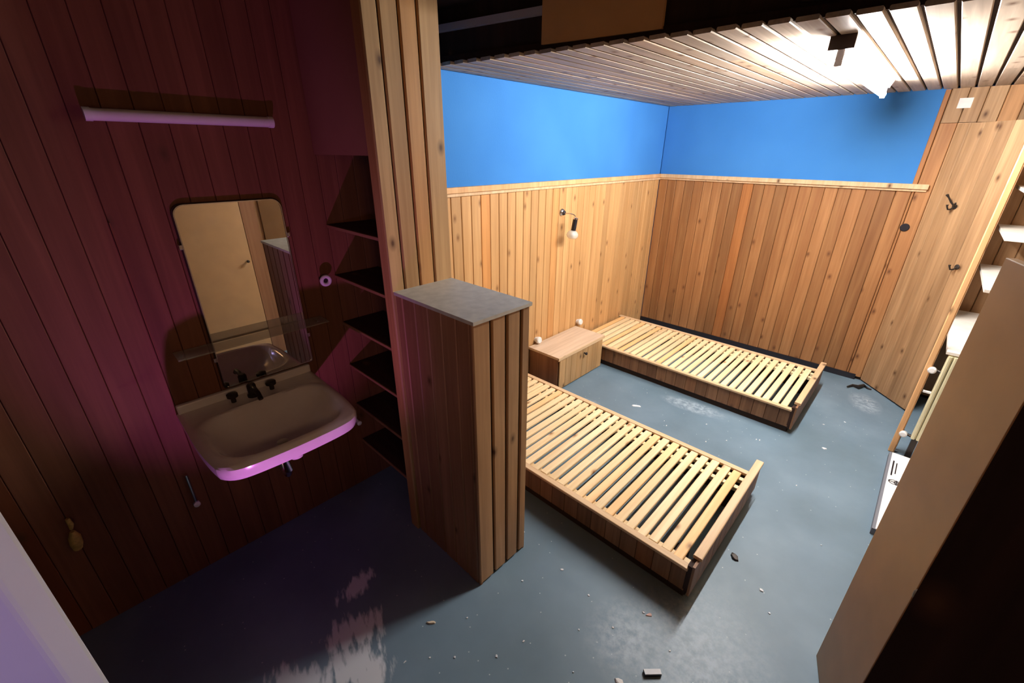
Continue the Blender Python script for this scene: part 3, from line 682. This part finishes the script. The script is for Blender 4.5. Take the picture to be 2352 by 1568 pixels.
r = bmesh.ops.extrude_face_region(ed, geom=list(ed.faces)); bmesh.ops.translate(ed, verts=[v for v in r['geom'] if isinstance(v, bmesh.types.BMVert)], vec=(0.002, 0, 0))
link('bevelled_edge', fin(ed, 'bevelled_edge'), 'chrome', mr, Matrix.Translation((XW, 0.520, 1.292)))
for yy, zz in ((0.318, 1.53), (0.722, 1.53), (0.318, 1.04), (0.722, 1.04)):
    box('clip', XW + 0.001, XW + 0.022, yy - 0.006, yy + 0.006, zz - 0.010, zz + 0.010, 'chrome', mr, bev=0.002)
# glass shelf
gs = root('glass_shelf', (XW, 0.49, 1.12), 'smoky glass shelf across the lower part of the mirror', 'shelf')
box('shelf_glass', XW + 0.024, XW + 0.125, 0.185, 0.790, 1.118, 1.124, 'gshelf', gs)
for yy in (0.205, 0.765):
    box('bracket', XW + 0.001, XW + 0.060, yy - 0.008, yy + 0.008, 1.104, 1.117, 'chrome', gs, bev=0.003)
# strip lamp, off
sl = root('strip_lamp', (XW, 0.45, 1.985), 'unlit white strip lamp on the wall above the mirror', 'lamp')
box('base', XW + 0.001, XW + 0.018, 0.185, 0.730, 1.966, 1.996, 'whitep', sl, bev=0.003)
cyl('cover', (XW + 0.034, 0.457, 1.981), (0, 1, 0), 0.019, 0.019, 0.545, 'whitep', sl, 18)
cyl('end_cap', (XW + 0.034, 0.180, 1.981), (0, 1, 0), 0.021, 0.021, 0.018, 'whitep', sl, 18); cyl('end_cap', (XW + 0.034, 0.734, 1.981), (0, 1, 0), 0.021, 0.021, 0.018, 'whitep', sl, 18)
# round towel hook
rh = root('towel_hook', (XW, 0.848, 1.30), 'round white ring-shaped hook between the mirror and the niche', 'hook')
bm = bmesh.new(); seg, sg2 = 24, 10; R1, R2 = 0.020, 0.009
rings = [[bm.verts.new(((R2 * math.sin(2 * math.pi * k / sg2)), (R1 + R2 * math.cos(2 * math.pi * k / sg2)) * math.cos(2 * math.pi * i / seg), (R1 + R2 * math.cos(2 * math.pi * k / sg2)) * math.sin(2 * math.pi * i / seg))) for k in range(sg2)] for i in range(seg)]
for i in range(seg):
    for k in range(sg2): bm.faces.new((rings[i][k], rings[(i + 1) % seg][k], rings[(i + 1) % seg][(k + 1) % sg2], rings[i][(k + 1) % sg2]))
link('ring', fin(bm, 'ring', True), 'whitep', rh, Matrix.Translation((XW + 0.052, 0.838, 1.300)))
cyl('stem', (XW + 0.026, 0.838, 1.300), (1, 0, 0), 0.011, 0.014, 0.050, 'dark', rh, 16)
# yellowed hook near the door, pencil-thin upright strip on the wall
yh = root('door_hook', (XW, -0.29, 0.5), 'small yellowed latch low on the dark wall at the left', 'latch')
tube('plate', [(XW + 0.004, -0.304, 0.420), (XW + 0.010, -0.300, 0.450), (XW + 0.008, -0.297, 0.480), (XW + 0.012, -0.295, 0.510)], [0.014, 0.020, 0.019, 0.008], 'brass', yh)
tube('latch_tip', [(XW + 0.010, -0.294, 0.520), (XW + 0.018, -0.288, 0.545), (XW + 0.016, -0.290, 0.575)], [0.005, 0.009, 0.007], 'brass', yh)
sp_ = box('wall_strip', XW - 0.001, XW + 0.004, 0.138, 0.142, 1.10, 1.64, 'redw'); tag(sp_, 'thin upright strip on the dark wall left of the mirror', 'strip')

# ------------------------------------------------------------------ litter on the floor
def flake(name, x, y, sx, sy, rot, h, m_, label, cat, group=None, seed=0):
    rnd = random.Random(seed * 13 + 5); bm = bmesh.new(); n_ = rnd.randint(6, 9); pts = []
    for i in range(n_):
        a = 2 * math.pi * i / n_; q_ = rnd.uniform(0.6, 1.15)
        px, py = sx * q_ * math.cos(a), sy * q_ * math.sin(a)
        pts.append((px * math.cos(rot) - py * math.sin(rot), px * math.sin(rot) + py * math.cos(rot)))
    lo = [bm.verts.new((p[0], p[1], 0)) for p in pts]; hi = [bm.verts.new((p[0] * .82, p[1] * .82, h * rnd.uniform(.5, 1.0))) for p in pts]
    bm.faces.new(lo[::-1]); bm.faces.new(hi)
    for i in range(n_): bm.faces.new((lo[i], lo[(i + 1) % n_], hi[(i + 1) % n_], hi[i]))
    o = link(name, fin(bm, name), m_, None, Matrix.Translation((x, y, 0.0005)))
    return tag(o, label, cat, group)
flake('paper_scrap', -1.312, 2.838, 0.045, 0.016, 0.55, 0.006, 'chip', 'largest white scrap on the floor between the two beds', 'scrap', None, 3)
flake('paper_scrap', -0.372, 1.006, 0.024, 0.014, 0.2, 0.008, 'paper', 'crumpled white scrap at the bottom edge of the floor', 'scrap', None, 4)
flake('paper_scrap', -0.413, 1.330, 0.016, 0.010, 0.9, 0.006, 'pinkp', 'pinkish scrap on the floor below the near bed foot', 'scrap', None, 5)
flake('paper_scrap', -1.082, 0.637, 0.020, 0.009, 0.9, 0.008, 'lighttan', 'yellowish chip on the floor at the shadow edge before the box', 'scrap', None, 6)
flake('paper_scrap', -0.090, 1.805, 0.014, 0.009, -0.5, 0.006, 'chip', 'bright white flake on the floor right of the near bed foot', 'scrap', None, 7)
flake('paper_scrap', -0.095, 3.262, 0.020, 0.012, 0.1, 0.006, 'chip', 'white flake on the floor in front of the far bed foot', 'scrap', None, 8)
flake('dark_crumb', -0.242, 1.905, 0.018, 0.028, 0.6, 0.012, 'dark', 'dark crumb on the floor beside the near bed foot end', 'crumb', None, 9)
flake('plug', -0.437, 1.322, 0.009, 0.006, 0.0, 0.005, 'chip', 'tiny white flake beside the pinkish scrap', 'flake', None, 10)
specks = [(-1.345, 3.09), (-1.05, 2.80), (-1.01, 2.75), (-0.80, 2.98), (-0.62, 2.88), (-0.47, 3.04), (-0.45, 3.05), (-0.145, 2.713), (-0.72, 2.76),
          (-0.93, 1.06), (-0.83, 1.24), (-0.66, 1.22), (-0.985, 0.76), (-0.52, 0.91), (-0.78, 0.74), (-0.90, 0.62), (-0.74, 0.86), (-0.60, 1.06),
          (-0.03, 1.71), (-0.28, 1.25), (-0.22, 1.08), (-1.03, 0.47), (-0.97, 0.55), (-1.12, 1.28), (-0.05, 3.75), (0.03, 4.25), (-0.16, 3.60), (-0.50, 1.17), (0.06, 2.30)]
for k, (x, y) in enumerate(specks):
    flake('plaster_flake', x, y, random.uniform(.004, .010), random.uniform(.003, .006), random.uniform(0, 3), 0.004, 'chip',
          'tiny white plaster flake on the floor ' + ('between the two beds' if x < -0.40 and y > 2.4 else 'past the foot of the far bed' if y > 2.4 else 'right of the near bed foot' if x > -0.15 else
          'below the near bed, towards the bottom edge' if x > -0.86 else 'near the lower corner of the pine box'), 'flake', 'tiny plaster flakes on the floor', 20 + k)
rm = root('lighter', (-0.29, 1.115, 0.0), 'small oblong lighter-like stick with a pale top on the floor, bottom edge of view', 'lighter')
mt = Matrix.Translation((-0.292, 1.120, 0.010)) @ Matrix.Rotation(0.78, 4, 'Z')
bm = bmesh.new(); bm_box(bm, -0.034, 0.034, -0.011, 0.011, -0.010, 0.004, 0.003); link('body', fin(bm, 'body'), 'black', rm, mt)
bm = bmesh.new(); bm_box(bm, -0.033, 0.033, -0.010, 0.010, 0.0042, 0.0075, 0.001); link('pale_top', fin(bm, 'pale_top'), M['card'] if False else 'chip', rm, mt)
# dark twisted scrap by the slanting panel
tw = tube('cable_scrap', [(-0.13, 4.40, 0.012), (-0.10, 4.46, 0.014), (-0.06, 4.44, 0.022), (-0.03, 4.52, 0.016), (0.00, 4.50, 0.010), (0.03, 4.49, 0.012)], [0.006, 0.011, 0.016, 0.013, 0.009, 0.004], 'dark')
tag(tw, 'dark twisted scrap on the floor under the slanting boards', 'scrap')
